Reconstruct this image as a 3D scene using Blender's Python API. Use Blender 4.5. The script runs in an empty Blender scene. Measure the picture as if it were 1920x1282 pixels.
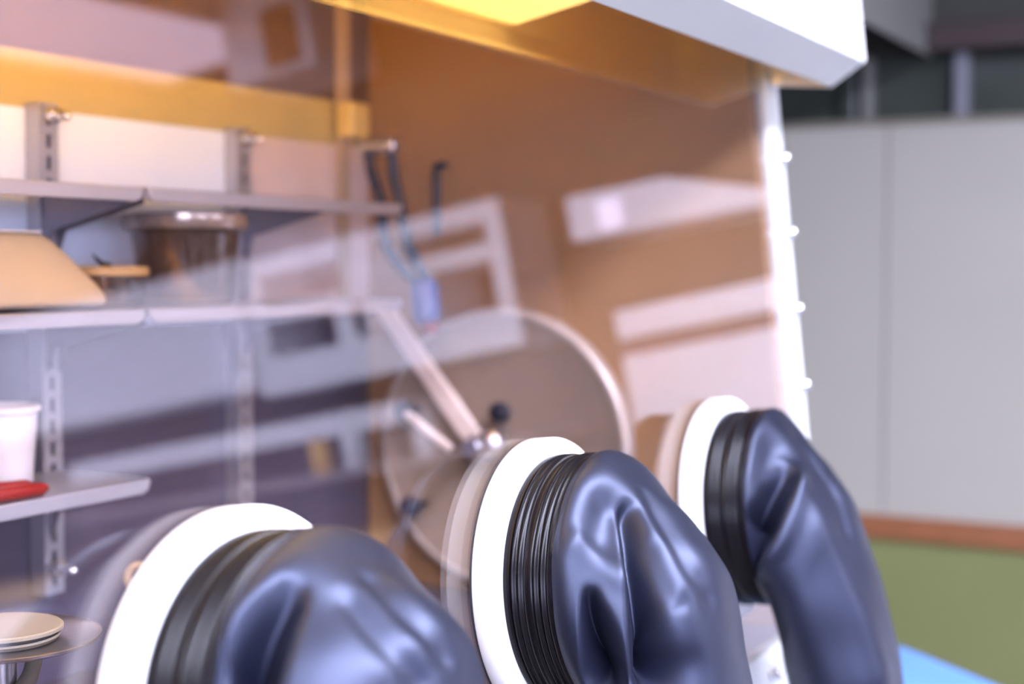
import bpy, bmesh, math, random
import numpy as np
from mathutils import Vector, Matrix, Quaternion
SC = bpy.context.scene
COL = SC.collection
random.seed(4)
PI = math.pi

# ------------------------------------------------------------------ camera
cam_d = bpy.data.cameras.new('camera')
cam = bpy.data.objects.new('camera', cam_d)
COL.objects.link(cam)
_r = Vector((0.4755, -0.8797, 0.0018)).normalized()
_f = Vector((0.8785, 0.4748, -0.0528)).normalized()
_u = _r.cross(_f).normalized()
_r = _f.cross(_u).normalized()
cam.matrix_world = Matrix(((_r.x, _u.x, -_f.x, 0.0), (_r.y, _u.y, -_f.y, -0.62), (_r.z, _u.z, -_f.z, 1.5), (0, 0, 0, 1)))
cam_d.sensor_width = 36
cam_d.lens = 52.5
cam_d.clip_start = 0.02
cam_d.dof.use_dof = True
cam_d.dof.focus_distance = 1.17
cam_d.dof.aperture_fstop = 2.8
SC.camera = cam

# ------------------------------------------------------------------ world, lights, exposure
w = bpy.data.worlds.new('world'); SC.world = w; w.use_nodes = True
w.node_tree.nodes['Background'].inputs['Color'].default_value = (0.72, 0.8, 1.0, 1)
w.node_tree.nodes['Background'].inputs['Strength'].default_value = 0.6
def area(name, loc, target, sx, sy, power, color):
    d = bpy.data.lights.new(name, 'AREA'); d.shape = 'RECTANGLE'; d.size = sx; d.size_y = sy
    d.energy = power; d.color = color
    o = bpy.data.objects.new(name, d); COL.objects.link(o); o.location = loc
    o.rotation_euler = (Vector(target) - Vector(loc)).to_track_quat('-Z', 'Y').to_euler()
    return o
DAY = (0.66, 0.69, 1.0)
area('window_daylight', (-1.0, -5.3, 1.85), (-1.0, 0, 1.75), 2.6, 1.7, 62, DAY)
area('window_daylight', (2.0, -5.3, 1.85), (2.0, 0, 1.75), 2.2, 1.7, 38, DAY)
area('window_daylight', (-3.3, -3.2, 1.85), (0, -2.6, 1.7), 2.6, 1.6, 170, DAY)  # light of an unseen window, added to brighten the bench cabinets
SC.view_settings.view_transform = 'Standard'
SC.view_settings.look = 'None'
SC.view_settings.gamma = 1
SC.view_settings.use_curve_mapping = False
SC.view_settings.exposure = 1.3
SC.cycles.use_denoising = True
SC.cycles.max_bounces = 10
SC.cycles.transparent_max_bounces = 24
SC.cycles.caustics_reflective = False
SC.cycles.caustics_refractive = False
SC.cycles.sample_clamp_indirect = 6

# ------------------------------------------------------------------ materials
def mat(name, col, rough=0.5, metal=0.0, var=0.06, scale=12.0, bump=0.0, bscale=60.0, emit=None, estr=0.0, spec=0.5, coat=0.0, aniso=None):
    m = bpy.data.materials.new(name); m.use_nodes = True
    nt = m.node_tree; b = nt.nodes['Principled BSDF']
    b.inputs['Roughness'].default_value = rough
    b.inputs['Metallic'].default_value = metal
    b.inputs['Specular IOR Level'].default_value = spec
    b.inputs['Coat Weight'].default_value = coat
    tc = nt.nodes.new('ShaderNodeTexCoord')
    nz = nt.nodes.new('ShaderNodeTexNoise'); nz.inputs['Scale'].default_value = scale; nz.inputs['Detail'].default_value = 5
    if aniso:
        mp = nt.nodes.new('ShaderNodeMapping'); mp.inputs['Scale'].default_value = aniso
        nt.links.new(tc.outputs['Object'], mp.inputs['Vector']); nt.links.new(mp.outputs['Vector'], nz.inputs['Vector'])
    else:
        nt.links.new(tc.outputs['Object'], nz.inputs['Vector'])
    rp = nt.nodes.new('ShaderNodeValToRGB')
    rp.color_ramp.elements[0].position = 0.3; rp.color_ramp.elements[1].position = 0.7
    rp.color_ramp.elements[0].color = [max(0, c * (1 - var)) for c in col] + [1]
    rp.color_ramp.elements[1].color = [min(1, c * (1 + var)) for c in col] + [1]
    nt.links.new(nz.outputs['Fac'], rp.inputs['Fac']); nt.links.new(rp.outputs['Color'], b.inputs['Base Color'])
    if bump:
        n2 = nt.nodes.new('ShaderNodeTexNoise'); n2.inputs['Scale'].default_value = bscale; n2.inputs['Detail'].default_value = 3
        nt.links.new(tc.outputs['Object'], n2.inputs['Vector'])
        bp = nt.nodes.new('ShaderNodeBump'); bp.inputs['Strength'].default_value = bump; bp.inputs['Distance'].default_value = 0.002
        nt.links.new(n2.outputs['Fac'], bp.inputs['Height']); nt.links.new(bp.outputs['Normal'], b.inputs['Normal'])
    if emit:
        b.inputs['Emission Color'].default_value = (*emit, 1); b.inputs['Emission Strength'].default_value = estr
    return m
def clear_sheet(name, tint, f0=0.08, rough=0.0):
    m = bpy.data.materials.new(name); m.use_nodes = True
    nt = m.node_tree; nt.nodes.clear()
    out = nt.nodes.new('ShaderNodeOutputMaterial')
    tr = nt.nodes.new('ShaderNodeBsdfTransparent'); tr.inputs['Color'].default_value = (*tint, 1)
    gl = nt.nodes.new('ShaderNodeBsdfGlossy'); gl.inputs['Roughness'].default_value = rough
    ge = nt.nodes.new('ShaderNodeNewGeometry')
    dt = nt.nodes.new('ShaderNodeVectorMath'); dt.operation = 'DOT_PRODUCT'
    nt.links.new(ge.outputs['Incoming'], dt.inputs[0]); nt.links.new(ge.outputs['Normal'], dt.inputs[1])
    def math_(op, a, b=None):
        n = nt.nodes.new('ShaderNodeMath'); n.operation = op
        for i, v in enumerate((a, b)):
            if v is None: continue
            if isinstance(v, (int, float)): n.inputs[i].default_value = v
            else: nt.links.new(v, n.inputs[i])
        return n.outputs[0]
    c = math_('ABSOLUTE', dt.outputs['Value'])
    k = math_('POWER', math_('SUBTRACT', 1.0, c), 5.0)
    fac = math_('ADD', math_('MULTIPLY', k, 1 - f0), f0)
    mx = nt.nodes.new('ShaderNodeMixShader')
    nt.links.new(fac, mx.inputs[0]); nt.links.new(tr.outputs[0], mx.inputs[1]); nt.links.new(gl.outputs[0], mx.inputs[2])
    nt.links.new(mx.outputs[0], out.inputs['Surface'])
    return m
M = {}
M['white_paint'] = mat('white_paint', (0.60, 0.61, 0.57), 0.35, var=0.02)
M['white_plastic'] = mat('white_plastic', (0.86, 0.85, 0.85), 0.32, var=0.015)
M['black_rubber'] = mat('black_rubber', (0.003, 0.0034, 0.008), 0.46, var=0.2, scale=25, bump=0.03, bscale=300, spec=0.60)
M['black_rubber'].node_tree.nodes['Principled BSDF'].inputs['Specular Tint'].default_value = (0.62, 0.69, 1.0, 1)
M['rib_rubber'] = mat('rib_rubber', (0.004, 0.003, 0.004), 0.27, var=0.2, spec=0.15)
M['gasket'] = mat('gasket_rubber', (0.01, 0.01, 0.014), 0.6)
M['shelf_steel'] = mat('shelf_steel', (0.62, 0.60, 0.63), 0.42, 0.8, var=0.05, scale=6, aniso=(3, 60, 60))
M['steel'] = mat('stainless_steel', (0.66, 0.63, 0.65), 0.28, 1.0, var=0.05, scale=6, aniso=(3, 60, 60))
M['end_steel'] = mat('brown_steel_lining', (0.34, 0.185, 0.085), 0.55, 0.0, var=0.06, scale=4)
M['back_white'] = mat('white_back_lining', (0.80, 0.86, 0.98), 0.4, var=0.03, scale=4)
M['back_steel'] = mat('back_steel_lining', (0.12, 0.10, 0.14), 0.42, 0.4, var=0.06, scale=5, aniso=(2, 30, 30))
M['back_white_shaded'] = mat('back_white_shaded', (0.70, 0.55, 0.50), 0.4, var=0.05)  # dimmer end of the white lining, its shade put into the colour
M['back_lamplit'] = mat('back_lamp_glow', (0.52, 0.39, 0.15), 0.45, var=0.05)  # yellow lamp light on the upper wall put into the colour
M['tan_strip'] = mat('tan_strip', (0.50, 0.36, 0.24), 0.4)
M['rail_steel'] = mat('rail_steel', (0.46, 0.44, 0.46), 0.3, 0.55, var=0.03)
M['floor_steel'] = mat('floor_steel', (0.13, 0.105, 0.12), 0.4, 0.5, var=0.1)
M['bracket'] = mat('grey_bracket_metal', (0.30, 0.27, 0.31), 0.4, 0.8, var=0.05)
M['slot'] = mat('dark_slot', (0.03, 0.04, 0.08), 0.6)
M['chrome'] = mat('bright_nut_metal', (0.85, 0.82, 0.80), 0.14, 1.0, var=0.02)
M['hood_inner'] = mat('hood_inner_paint', (0.80, 0.74, 0.62), 0.30, 0.0, var=0.04)
M['window'] = clear_sheet('clear_window_sheet', (0.955, 0.95, 0.965))
M['clear_plastic'] = clear_sheet('clear_plastic', (0.80, 0.78, 0.80), f0=0.10, rough=0.08)
M['glass'] = clear_sheet('clear_glass', (0.74, 0.62, 0.52), f0=0.09, rough=0.02)
M['paper'] = mat('kraft_paper', (0.60, 0.49, 0.36), 0.75, var=0.05, scale=8, bump=0.15, bscale=40)
M['cream'] = mat('cream_plastic', (0.27, 0.225, 0.16), 0.45, var=0.04)
M['cream_paper'] = mat('cream_paper', (0.82, 0.76, 0.70), 0.7, var=0.03)
M['tan'] = mat('tan_lid', (0.55, 0.36, 0.16), 0.5, var=0.08)
M['red'] = mat('red_grip', (0.22, 0.006, 0.003), 0.35, var=0.08)
M['door_tan'] = mat('tan_door_face', (0.32, 0.235, 0.175), 0.45, 0.0, var=0.06)
M['peach_metal'] = mat('brushed_bar_metal', (0.92, 0.76, 0.66), 0.35, 0.1, var=0.05)
M['rim_metal'] = mat('door_rim_metal', (0.52, 0.42, 0.35), 0.4, 0.2)
M['top_brown'] = mat('dark_top_lining', (0.13, 0.075, 0.05), 0.5)
M['cheek_lit'] = mat('hood_cheek_lit', (0.88, 0.86, 0.80), 0.4)  # hood paint made whiter on the end plate for the lamp light
M['black_plastic'] = mat('black_plastic', (0.012, 0.013, 0.025), 0.4, var=0.2)
M['hose_blue'] = mat('dark_blue_hose', (0.006, 0.014, 0.04), 0.35, var=0.15)
M['blue_plastic'] = mat('blue_plastic', (0.012, 0.03, 0.30), 0.4, var=0.1)
M['wall_upper'] = mat('grey_wall_paint', (0.355, 0.33, 0.275), 0.9, var=0.03, scale=2)
M['wall_green'] = mat('green_wall_paint', (0.165, 0.175, 0.058), 0.8, var=0.06, scale=3)
M['rail_wood'] = mat('brown_wood', (0.24, 0.085, 0.03), 0.5, var=0.15, scale=8, aniso=(1, 2, 20))
M['dark_beam'] = mat('dark_red_beam', (0.033, 0.018, 0.016), 0.7, var=0.1)
M['green_glass'] = mat('dark_green_pane', (0.038, 0.045, 0.036), 0.2, var=0.15, scale=3)
M['lilac'] = mat('pale_pipe_paint', (0.15, 0.15, 0.165), 0.5)
M['grey_duct'] = mat('grey_duct_metal', (0.17, 0.165, 0.145), 0.6, var=0.05)
M['ceiling'] = mat('ceiling_paint', (0.70, 0.68, 0.70), 0.9, var=0.03, scale=3)
M['dark_ceiling'] = mat('dark_soffit', (0.10, 0.085, 0.08), 0.9, var=0.1)
M['wall_dim'] = mat('dark_room_wall', (0.12, 0.11, 0.10), 0.85)  # unseen walls coloured darker to cut bounce light on the gloves
M['floor'] = mat('lino_floor', (0.10, 0.09, 0.085), 0.4, var=0.08, scale=5)
M['chair_blue'] = mat('light_blue_plastic', (0.12, 0.30, 0.66), 0.35, var=0.04)
M['cab_white'] = mat('cabinet_white', (0.84, 0.83, 0.86), 0.35, var=0.02)
M['cab_dark'] = mat('dark_cabinet_inside', (0.09, 0.04, 0.05), 0.5, var=0.2)
M['splash'] = mat('brown_splashback', (0.022, 0.014, 0.014), 0.7, var=0.15, scale=3)  # darkened so the window mirrors less haze
M['bench'] = mat('bench_top', (0.25, 0.2, 0.2), 0.3, var=0.08)
M['yellow'] = mat('yellow_plastic', (0.80, 0.45, 0.04), 0.4, var=0.06)
M['amber_tube'] = mat('amber_tube', (1.0, 0.7, 0.25), 0.4, emit=(1.0, 0.55, 0.14), estr=150)
M['amber_diffuser'] = mat('amber_diffuser', (0.9, 0.7, 0.3), 0.4, emit=(1.0, 0.66, 0.20), estr=3.3)
M['lamp_panel'] = mat('ceiling_lamp_panel', (0.9, 0.9, 0.9), 0.5, emit=(0.74, 0.77, 1.0), estr=38)
M['fill_bench'] = mat('added_bench_fill', (0.9, 0.9, 0.9), 0.5, emit=(0.80, 0.78, 1.0), estr=13)  # unseen fill, added to brighten the wall cabinets
M['dim_glow'] = mat('dim_glow_panel', (0.9, 0.9, 0.9), 0.5, emit=(0.76, 0.66, 1.0), estr=1.1)  # glow stands in for the pale ceiling surface mirrored in the window

# ------------------------------------------------------------------ mesh helpers
class MB:
    def __init__(s): s.v = []; s.f = []
    def add(s, vs, fs):
        o = len(s.v); s.v += [tuple(v) for v in vs]; s.f += [tuple(i + o for i in f) for f in fs]; return s
    def box(s, a, b, mtx=None):
        x0, y0, z0 = a; x1, y1, z1 = b
        vs = [Vector(p) for p in ((x0,y0,z0),(x1,y0,z0),(x1,y1,z0),(x0,y1,z0),(x0,y0,z1),(x1,y0,z1),(x1,y1,z1),(x0,y1,z1))]
        if mtx: vs = [mtx @ v for v in vs]
        return s.add(vs, [(0,3,2,1),(4,5,6,7),(0,1,5,4),(1,2,6,5),(2,3,7,6),(3,0,4,7)])
    def prism(s, poly, d):
        n = len(poly); d = Vector(d)
        vs = [Vector(p) for p in poly] + [Vector(p) + d for p in poly]
        return s.add(vs, [tuple(range(n))[::-1], tuple(range(n, 2*n))] + [(i, (i+1) % n, n+(i+1) % n, n+i) for i in range(n)])
    def lathe(s, prof, seg=48, mtx=None, close=False):
        # prof: (radius, height) around local Z
        vs = []; fs = []; n = len(prof)
        for i in range(seg):
            a = 2*PI*i/seg
            for r, h in prof:
                p = Vector((r*math.cos(a), r*math.sin(a), h)); vs.append(mtx @ p if mtx else p)
        m = n if close else n - 1
        for i in range(seg):
            j = (i+1) % seg
            for k in range(m):
                l = (k+1) % n
                fs.append((i*n+k, j*n+k, j*n+l, i*n+l))
        return s.add(vs, fs)
    def tube(s, pts, r, seg=12):
        pts = [Vector(p) for p in pts]; rs = r if isinstance(r, (list, tuple)) else [r]*len(pts)
        t0 = (pts[1]-pts[0]).normalized(); ref = Vector((0,0,1)) if abs(t0.z) < 0.9 else Vector((1,0,0))
        nrm = t0.cross(ref).normalized(); vs = []; fs = []
        for i, p in enumerate(pts):
            t = (pts[min(i+1, len(pts)-1)] - pts[max(i-1, 0)]).normalized()
            nrm = (nrm - t*nrm.dot(t)).normalized(); bn = t.cross(nrm)
            for k in range(seg):
                a = 2*PI*k/seg; vs.append(p + (nrm*math.cos(a) + bn*math.sin(a))*rs[i])
        for i in range(len(pts)-1):
            for k in range(seg):
                fs.append((i*seg+k, i*seg+(k+1) % seg, (i+1)*seg+(k+1) % seg, (i+1)*seg+k))
        fs.append(tuple(range(seg))[::-1]); fs.append(tuple((len(pts)-1)*seg+k for k in range(seg)))
        return s.add(vs, fs)
    def sphere(s, c, r, seg=16, rings=10, sc=(1,1,1)):
        prof = [(max(1e-5, r*math.sin(PI*i/rings)), -r*math.cos(PI*i/rings)) for i in range(rings+1)]
        return s.lathe(prof, seg, Matrix.Translation(c) @ Matrix.Diagonal((*sc, 1)))
    def build(s, name, m, parent=None, smooth=None, bevel=0.0, origin=None, segs=2):
        me = bpy.data.meshes.new(name)
        o0 = Vector(origin) if origin is not None else (parent_base(parent) if parent else Vector((0,0,0)))
        me.from_pydata([Vector(v) - o0 for v in s.v], [], s.f); me.update()
        me.materials.append(M[m] if isinstance(m, str) else m)
        bm = bmesh.new(); bm.from_mesh(me)
        bmesh.ops.remove_doubles(bm, verts=bm.verts, dist=1e-6)
        bmesh.ops.recalc_face_normals(bm, faces=bm.faces); bm.to_mesh(me); bm.free()
        o = bpy.data.objects.new(name, me); COL.objects.link(o)
        if parent:
            o.parent = parent; o.location = o0 - parent_base(parent)
        else: o.location = o0
        if bevel:
            b = o.modifiers.new('bevel', 'BEVEL'); b.width = bevel; b.segments = segs; b.limit_method = 'ANGLE'; b.angle_limit = 0.6
        if smooth is not None:
            for p in me.polygons: p.use_smooth = True
            try: me.set_sharp_from_angle(angle=math.radians(smooth))
            except Exception: pass
        return o
def parent_base(p):
    v = Vector((0,0,0))
    while p is not None: v = v + Vector(p.location); p = p.parent
    return v
def tag(o, label, cat, group=None, kind=None):
    o['label'] = label; o['category'] = cat
    if group: o['group'] = group
    if kind: o['kind'] = kind
    return o
def thing(name, loc, label, cat, group=None):
    o = bpy.data.objects.new(name, None); COL.objects.link(o); o.location = loc; o.empty_display_size = 0.05
    return tag(o, label, cat, group)
def struct(o, label=None):
    o['kind'] = 'structure'
    if label: o['label'] = label
    return o

# panel frame of the glove box: origin O at camera height, U up the window, N outward
TLT = math.radians(5.951)
U = Vector((0, math.sin(TLT), math.cos(TLT))); N = Vector((0, -math.cos(TLT), math.sin(TLT))); O = Vector((0, 0, 1.5))
def P(x, s, off=0.0): return O + Vector((x, 0, 0)) + U*s + N*off
def atz(x, z, off): return P(x, (z - 1.5 - N.z*off)/U.z, off)
def basis(c, z):
    z = Vector(z).normalized(); x = Vector((1,0,0)) if abs(z.x) < 0.9 else Vector((0,1,0))
    y = z.cross(x).normalized(); x = y.cross(z)
    return Matrix(((x.x,y.x,z.x,c[0]),(x.y,y.y,z.y,c[1]),(x.z,y.z,z.z,c[2]),(0,0,0,1)))

# ------------------------------------------------------------------ room shell
XW = 3.6
struct(MB().box((-3, -5, -0.05), (6.6, 3, 0)).build('floor', 'floor'))
struct(MB().box((-3, -5.1, 2.6), (6.6, 3, 2.7)).build('ceiling', 'ceiling'))
struct(MB().box((-3, -5, 2.25), (XW, -2.45, 2.6)).build('trim_1', 'dark_ceiling'), 'dark lowered ceiling soffit beyond the bench bay')
struct(MB().box((XW, -5, 0.0), (XW+0.1, 3, 0.887)).build('wall_right', 'wall_green'), 'lower green part of the far wall')
struct(MB().box((XW, -5, 0.887), (XW+0.1, 3, 1.84)).build('wall_right_upper', 'wall_upper'), 'upper grey part of the far wall')
struct(MB().box((XW-0.022, -0.42, 0.835), (XW, 3, 0.892)).build('trim_2', 'rail_wood', bevel=0.006), 'brown wooden chair rail on the far wall')
struct(MB().box((XW, -5, 2.0), (XW+0.1, 3, 2.6)).build('wall_right_top', mat('olive_grey_paint', (0.035, 0.035, 0.027), 0.8)), 'dark olive top of the far wall')
struct(MB().box((XW-0.06, -0.42, 1.995), (XW, 0.20, 2.06)).build('trim_3', 'dark_beam', bevel=0.004), 'dark reddish beam above the transom')
struct(MB().box((XW-0.012, -0.42, 1.832), (XW, 3, 1.845)).build('trim_4', mat('olive_trim', (0.16, 0.14, 0.10), 0.6)), 'sill below the transom panes')
# transom windows above the partition
tw = MB().box((XW+0.05, -5, 1.84), (XW+0.06, 3, 2.0)).build('window_1', 'green_glass'); struct(tw)
for y, wd, m_ in ((0.134, 0.03, 'lilac'), (0.40, 0.035, 'green_glass'), (-0.25, 0.03, 'lilac'), (0.355, 0.018, 'grey_duct'), (0.72, 0.03, 'lilac'), (1.2, 0.03, 'lilac')):
    MB().box((XW+0.0, y-wd/2, 1.843), (XW+0.048, y+wd/2, 1.997)).build('window_mullion', m_, tw, bevel=0.004)
for y in (0.30,):
    MB().box((XW-0.002, y-0.002, 0.9), (XW+0.001, y+0.002, 1.83)).build('panel_joint', mat('pinkish_joint', (0.16, 0.12, 0.115), 0.8), bpy.data.objects['wall_right_upper'])
duct = MB().prism([(2.2, 0.20, 1.985), (2.2, 0.255, 2.02), (2.2, 0.255, 2.16), (2.2, 0.20, 2.16)], (1.4, 0, 0)).build('cable_duct', 'grey_duct', bevel=0.003)
tag(duct, 'pale grey cable duct running out from the far wall beside the white hood', 'duct')
for x in (2.3, 3.4): MB().tube([(x, 0.228, 2.16), (x, 0.228, 2.6)], 0.006, 8).build('hanger_rod', 'grey_duct', duct)
struct(MB().box((-3, 3, 0), (6.6, 3.1, 2.7)).build('wall_back', 'wall_dim'))
wl = MB()
for a, b in (((-3.1, -5, 0), (-3, 3, 1.0)), ((-3.1, -5, 2.65), (-3, 3, 2.7)), ((-3.1, -5, 1.0), (-3, -4.55, 2.65)), ((-3.1, -1.85, 1.0), (-3, 3, 2.65))): wl.box(a, b)
struct(wl.build('wall_left', 'wall_dim'))
fr = MB()
for z in (1.0, 2.6): fr.box((-3.07, -4.55, z), (-3.02, -1.85, z+0.05))
for y in (-4.55, -3.22, -1.89): fr.box((-3.07, y, 1.05), (-3.02, y+0.04, 2.6))
struct(fr.build('window_4', 'white_paint'))  # frame of the unseen window added for light on the cabinets
wf = MB()
wf.box((-3, -5.1, 0), (6.6, -5, 1.0)); wf.box((-3, -5.1, 2.7-0.0), (6.6, -5, 2.72))
for a, b in ((-3, -2.3), (0.3, 0.9), (3.1, 6.6)): wf.box((a, -5.1, 1.0), (b, -5, 2.7))
struct(wf.build('wall_front', 'wall_dim'))
for i, (a, b) in enumerate(((-2.3, 0.3), (0.9, 3.1))):
    fr = MB()
    for z in (1.0, 2.56): fr.box((a, -5.08, z), (b, -5.02, z+0.05))
    for x in (a, (a+b)/2-0.02, b-0.04): fr.box((x, -5.08, 1.05), (x+0.04, -5.02, 2.56))
    struct(fr.build('window_%d' % (i+2), 'white_paint'))

# ceiling lights, operator side of the room; bench panel is unseen added fill
for x0, x1, y0, y1, lm, lab in ((0.9, 3.56, -2.34, -1.86, 'dim_glow', 'dim long glowing panel standing in for the pale ceiling along the dark soffit'), (-1.2, 2.0, -1.40, -1.0, 'lamp_panel', 'bright long ceiling lamp over the operator side of the glove box'), (1.5, 2.5, -3.7, -2.7, 'fill_bench', 'unseen square fill panel added in the dark soffit to brighten the bench cabinets')):
    zc = 2.25 if y1 < -2.5 else 2.6
    t = thing('ceiling_light', ((x0+x1)/2, (y0+y1)/2, zc), lab, 'ceiling light')
    for a, b in (((x0-.03, y0-.03), (x1+.03, y0)), ((x0-.03, y1), (x1+.03, y1+.03)), ((x0-.03, y0), (x0, y1)), ((x1, y0), (x1+.03, y1))):
        MB().box((a[0], a[1], zc-0.05), (b[0], b[1], zc)).build('frame', 'white_paint', t)
    MB().box((x0, y0, zc-0.035), (x1, y1, zc-0.025)).build('diffuser', lm, t)

# ------------------------------------------------------------------ glove box
gb = thing('glove_box', (0.7, 0.3, 0.0), 'white glove box with a large clear sloping window and an overhanging lamp hood', 'glove box')
X0, X1 = -0.75, 1.925; YB = 0.62; ZF = 1.03; ZT = 1.90
S_TOP = 0.41; S_BOT = -0.463
XE = 1.846
# lining
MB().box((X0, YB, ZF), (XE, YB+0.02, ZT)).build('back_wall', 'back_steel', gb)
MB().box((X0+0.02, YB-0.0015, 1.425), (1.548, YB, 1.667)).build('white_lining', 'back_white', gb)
MB().box((1.5485, YB-0.0012, 1.425), (XE, YB, 1.667)).build('white_lining_shaded', 'back_white_shaded', gb)  # white lining carried on to the corner, shade held in its colour
MB().box((X0+0.02, YB-0.0015, 1.6675), (XE, YB, 1.729)).build('lamplit_lining', 'back_lamplit', gb)  # band where the hood lamp falls, its yellow held in the colour
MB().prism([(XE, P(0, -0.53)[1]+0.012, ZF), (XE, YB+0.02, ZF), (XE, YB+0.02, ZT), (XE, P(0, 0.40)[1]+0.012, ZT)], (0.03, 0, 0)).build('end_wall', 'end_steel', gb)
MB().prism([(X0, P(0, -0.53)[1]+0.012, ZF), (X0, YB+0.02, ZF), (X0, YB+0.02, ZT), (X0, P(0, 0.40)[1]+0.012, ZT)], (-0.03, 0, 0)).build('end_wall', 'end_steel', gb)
MB().box((X0-0.03, -0.03, ZF-0.03), (X1, YB+0.02, ZF)).build('floor_pan', 'floor_steel', gb)
MB().box((X0-0.03, 0.03, ZT), (X1, YB+0.02, ZT+0.03)).build('top_panel', 'white_paint', gb)
# outer end skin
MB().prism([(XE+0.032, P(0,-0.5)[1]+0.012, ZF-0.03), (XE+0.032, YB+0.02, ZF-0.03), (XE+0.032, YB+0.02, ZT), (XE+0.032, P(0, 0.4)[1]+0.012, ZT)], (0.045, 0, 0)).build('end_skin', 'white_paint', gb)
# window sheet
win = MB()
WT = 0.003
a = [P(X0, S_BOT, 0), P(X1-0.052, S_BOT, 0), P(X1-0.052, S_TOP, 0), P(X0, S_TOP, 0)]
win.prism(a, -N*WT); win.build('window_sheet', 'window', gb)
# frame flanges with acorn nuts
fl = MB().prism([P(X1-0.052, S_BOT-0.06, 0.004), P(X1, S_BOT-0.06, 0.004), P(X1, S_TOP, 0.004), P(X1-0.052, S_TOP, 0.004)], -N*0.014).build('window_frame', 'white_paint', gb, bevel=0.0015)
fb = MB().prism([P(X0, S_BOT-0.06, 0.004), P(X1-0.0522, S_BOT-0.06, 0.004), P(X1-0.0522, S_BOT, 0.004), P(X0, S_BOT, 0.004)], -N*0.014).build('window_frame', 'white_paint', gb, bevel=0.0015)
nut_me = None
def nut(pos, par, nrm=N):
    global nut_me
    if nut_me is None:
        q = MB().lathe([(0.0095, 0), (0.0095, 0.0015), (0.0072, 0.002), (0.0072, 0.008), (0.006, 0.0115), (0.0035, 0.0138), (1e-5, 0.0146)], 16, basis((0,0,0), N))
        o = q.build('acorn_nut', 'chrome', par, smooth=50, origin=(0,0,0)); nut_me = o.data
    else:
        o = bpy.data.objects.new('acorn_nut', nut_me); COL.objects.link(o); o.parent = par
    o.location = Vector(pos) - parent_base(par)
for s in (0.138, 0.040, -0.060, -0.161, -0.261, -0.361, 0.238): nut(P(1.9065, s, 0.004), fl)
for k in range(24): nut(P(1.70 - 0.1*k, S_BOT-0.030, 0.004), fb)
# lower white body
MB().prism([P(X0, S_BOT-0.062, -0.002), P(X1, S_BOT-0.062, -0.002), P(X1, -0.62, -0.002), P(X0, -0.62, -0.002)], -N*0.03).build('front_skin', 'white_paint', gb, bevel=0.002)
for x in (X0+0.1, X1-0.12):
    for y in (0.06, 0.52): MB().box((x-0.03, y-0.03, 0), (x+0.03, y+0.03, ZF-0.03)).build('leg', 'white_paint', gb, bevel=0.003)
# hood: open-bottomed canopy
HX = 1.90
sec = [(1.727, .082), (1.757, .129), (1.93, .129)]
outer = [atz(0, z, o) for z, o in sec]
th = 0.0025
inner = [atz(0, 1.93, .126), atz(0, 1.7585, .126), atz(0, 1.730, .0845), atz(0, 1.7285, .0795)]
prof = outer + inner
hd = MB().prism([Vector((X0, p.y, p.z)) for p in prof], (HX - X0, 0, 0)).build('hood_front', 'white_paint', gb, bevel=0.0008)
# inner lip of the hood
lip = [atz(0, 1.7285, .0795), atz(0, 1.7585, .1240), atz(0, 1.93, .1240), atz(0, 1.93, .1225), atz(0, 1.759, .1225), atz(0, 1.7295, .0785)]
MB().prism([Vector((X0, p.y, p.z)) for p in lip], (HX - 0.003 - X0, 0, 0)).build('hood_lining', 'hood_inner', hd)
ck = [atz(0, 1.727, .082), atz(0, 1.757, .129), atz(0, 1.93, .129), atz(0, 1.93, .0045), atz(0, 1.733, .0045)]
MB().prism([Vector((HX, p.y, p.z)) for p in ck], (0.003, 0, 0)).build('hood_cheek', 'cheek_lit', hd)
tp = [atz(0, 1.93, .129), atz(0, 1.93, -0.02), atz(0, 1.945, -0.02), atz(0, 1.945, .129)]
MB().prism([Vector((X0, p.y, p.z)) for p in tp], (HX + 0.003 - X0, 0, 0)).build('hood_top', 'white_paint', hd)
# amber tube lamp inside the hood
for x0, x1 in ((-0.60, 0.38), (0.42, 1.40)):
    c0 = atz(x0, 1.788, 0.05); c1 = atz(x1, 1.788, 0.05)
    MB().tube([c0, c1], 0.006, 12).build('lamp_tube', 'amber_tube', hd, smooth=40)
    for c in (c0, c1):
        MB().box((c.x-0.008, c.y-0.010, c.z-0.006), (c.x+0.008, c.y+0.010, 1.93)).build('lamp_holder', 'hood_inner', hd)
    e = [atz(0, 1.777, .007), atz(0, 1.777, .112), atz(0, 1.780, .112), atz(0, 1.780, .007)]
    MB().prism([Vector((x0-0.015, q.y, q.z)) for q in e], (x1-x0+0.03, 0, 0)).build('lamp_diffuser', 'amber_diffuser', hd)

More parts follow.
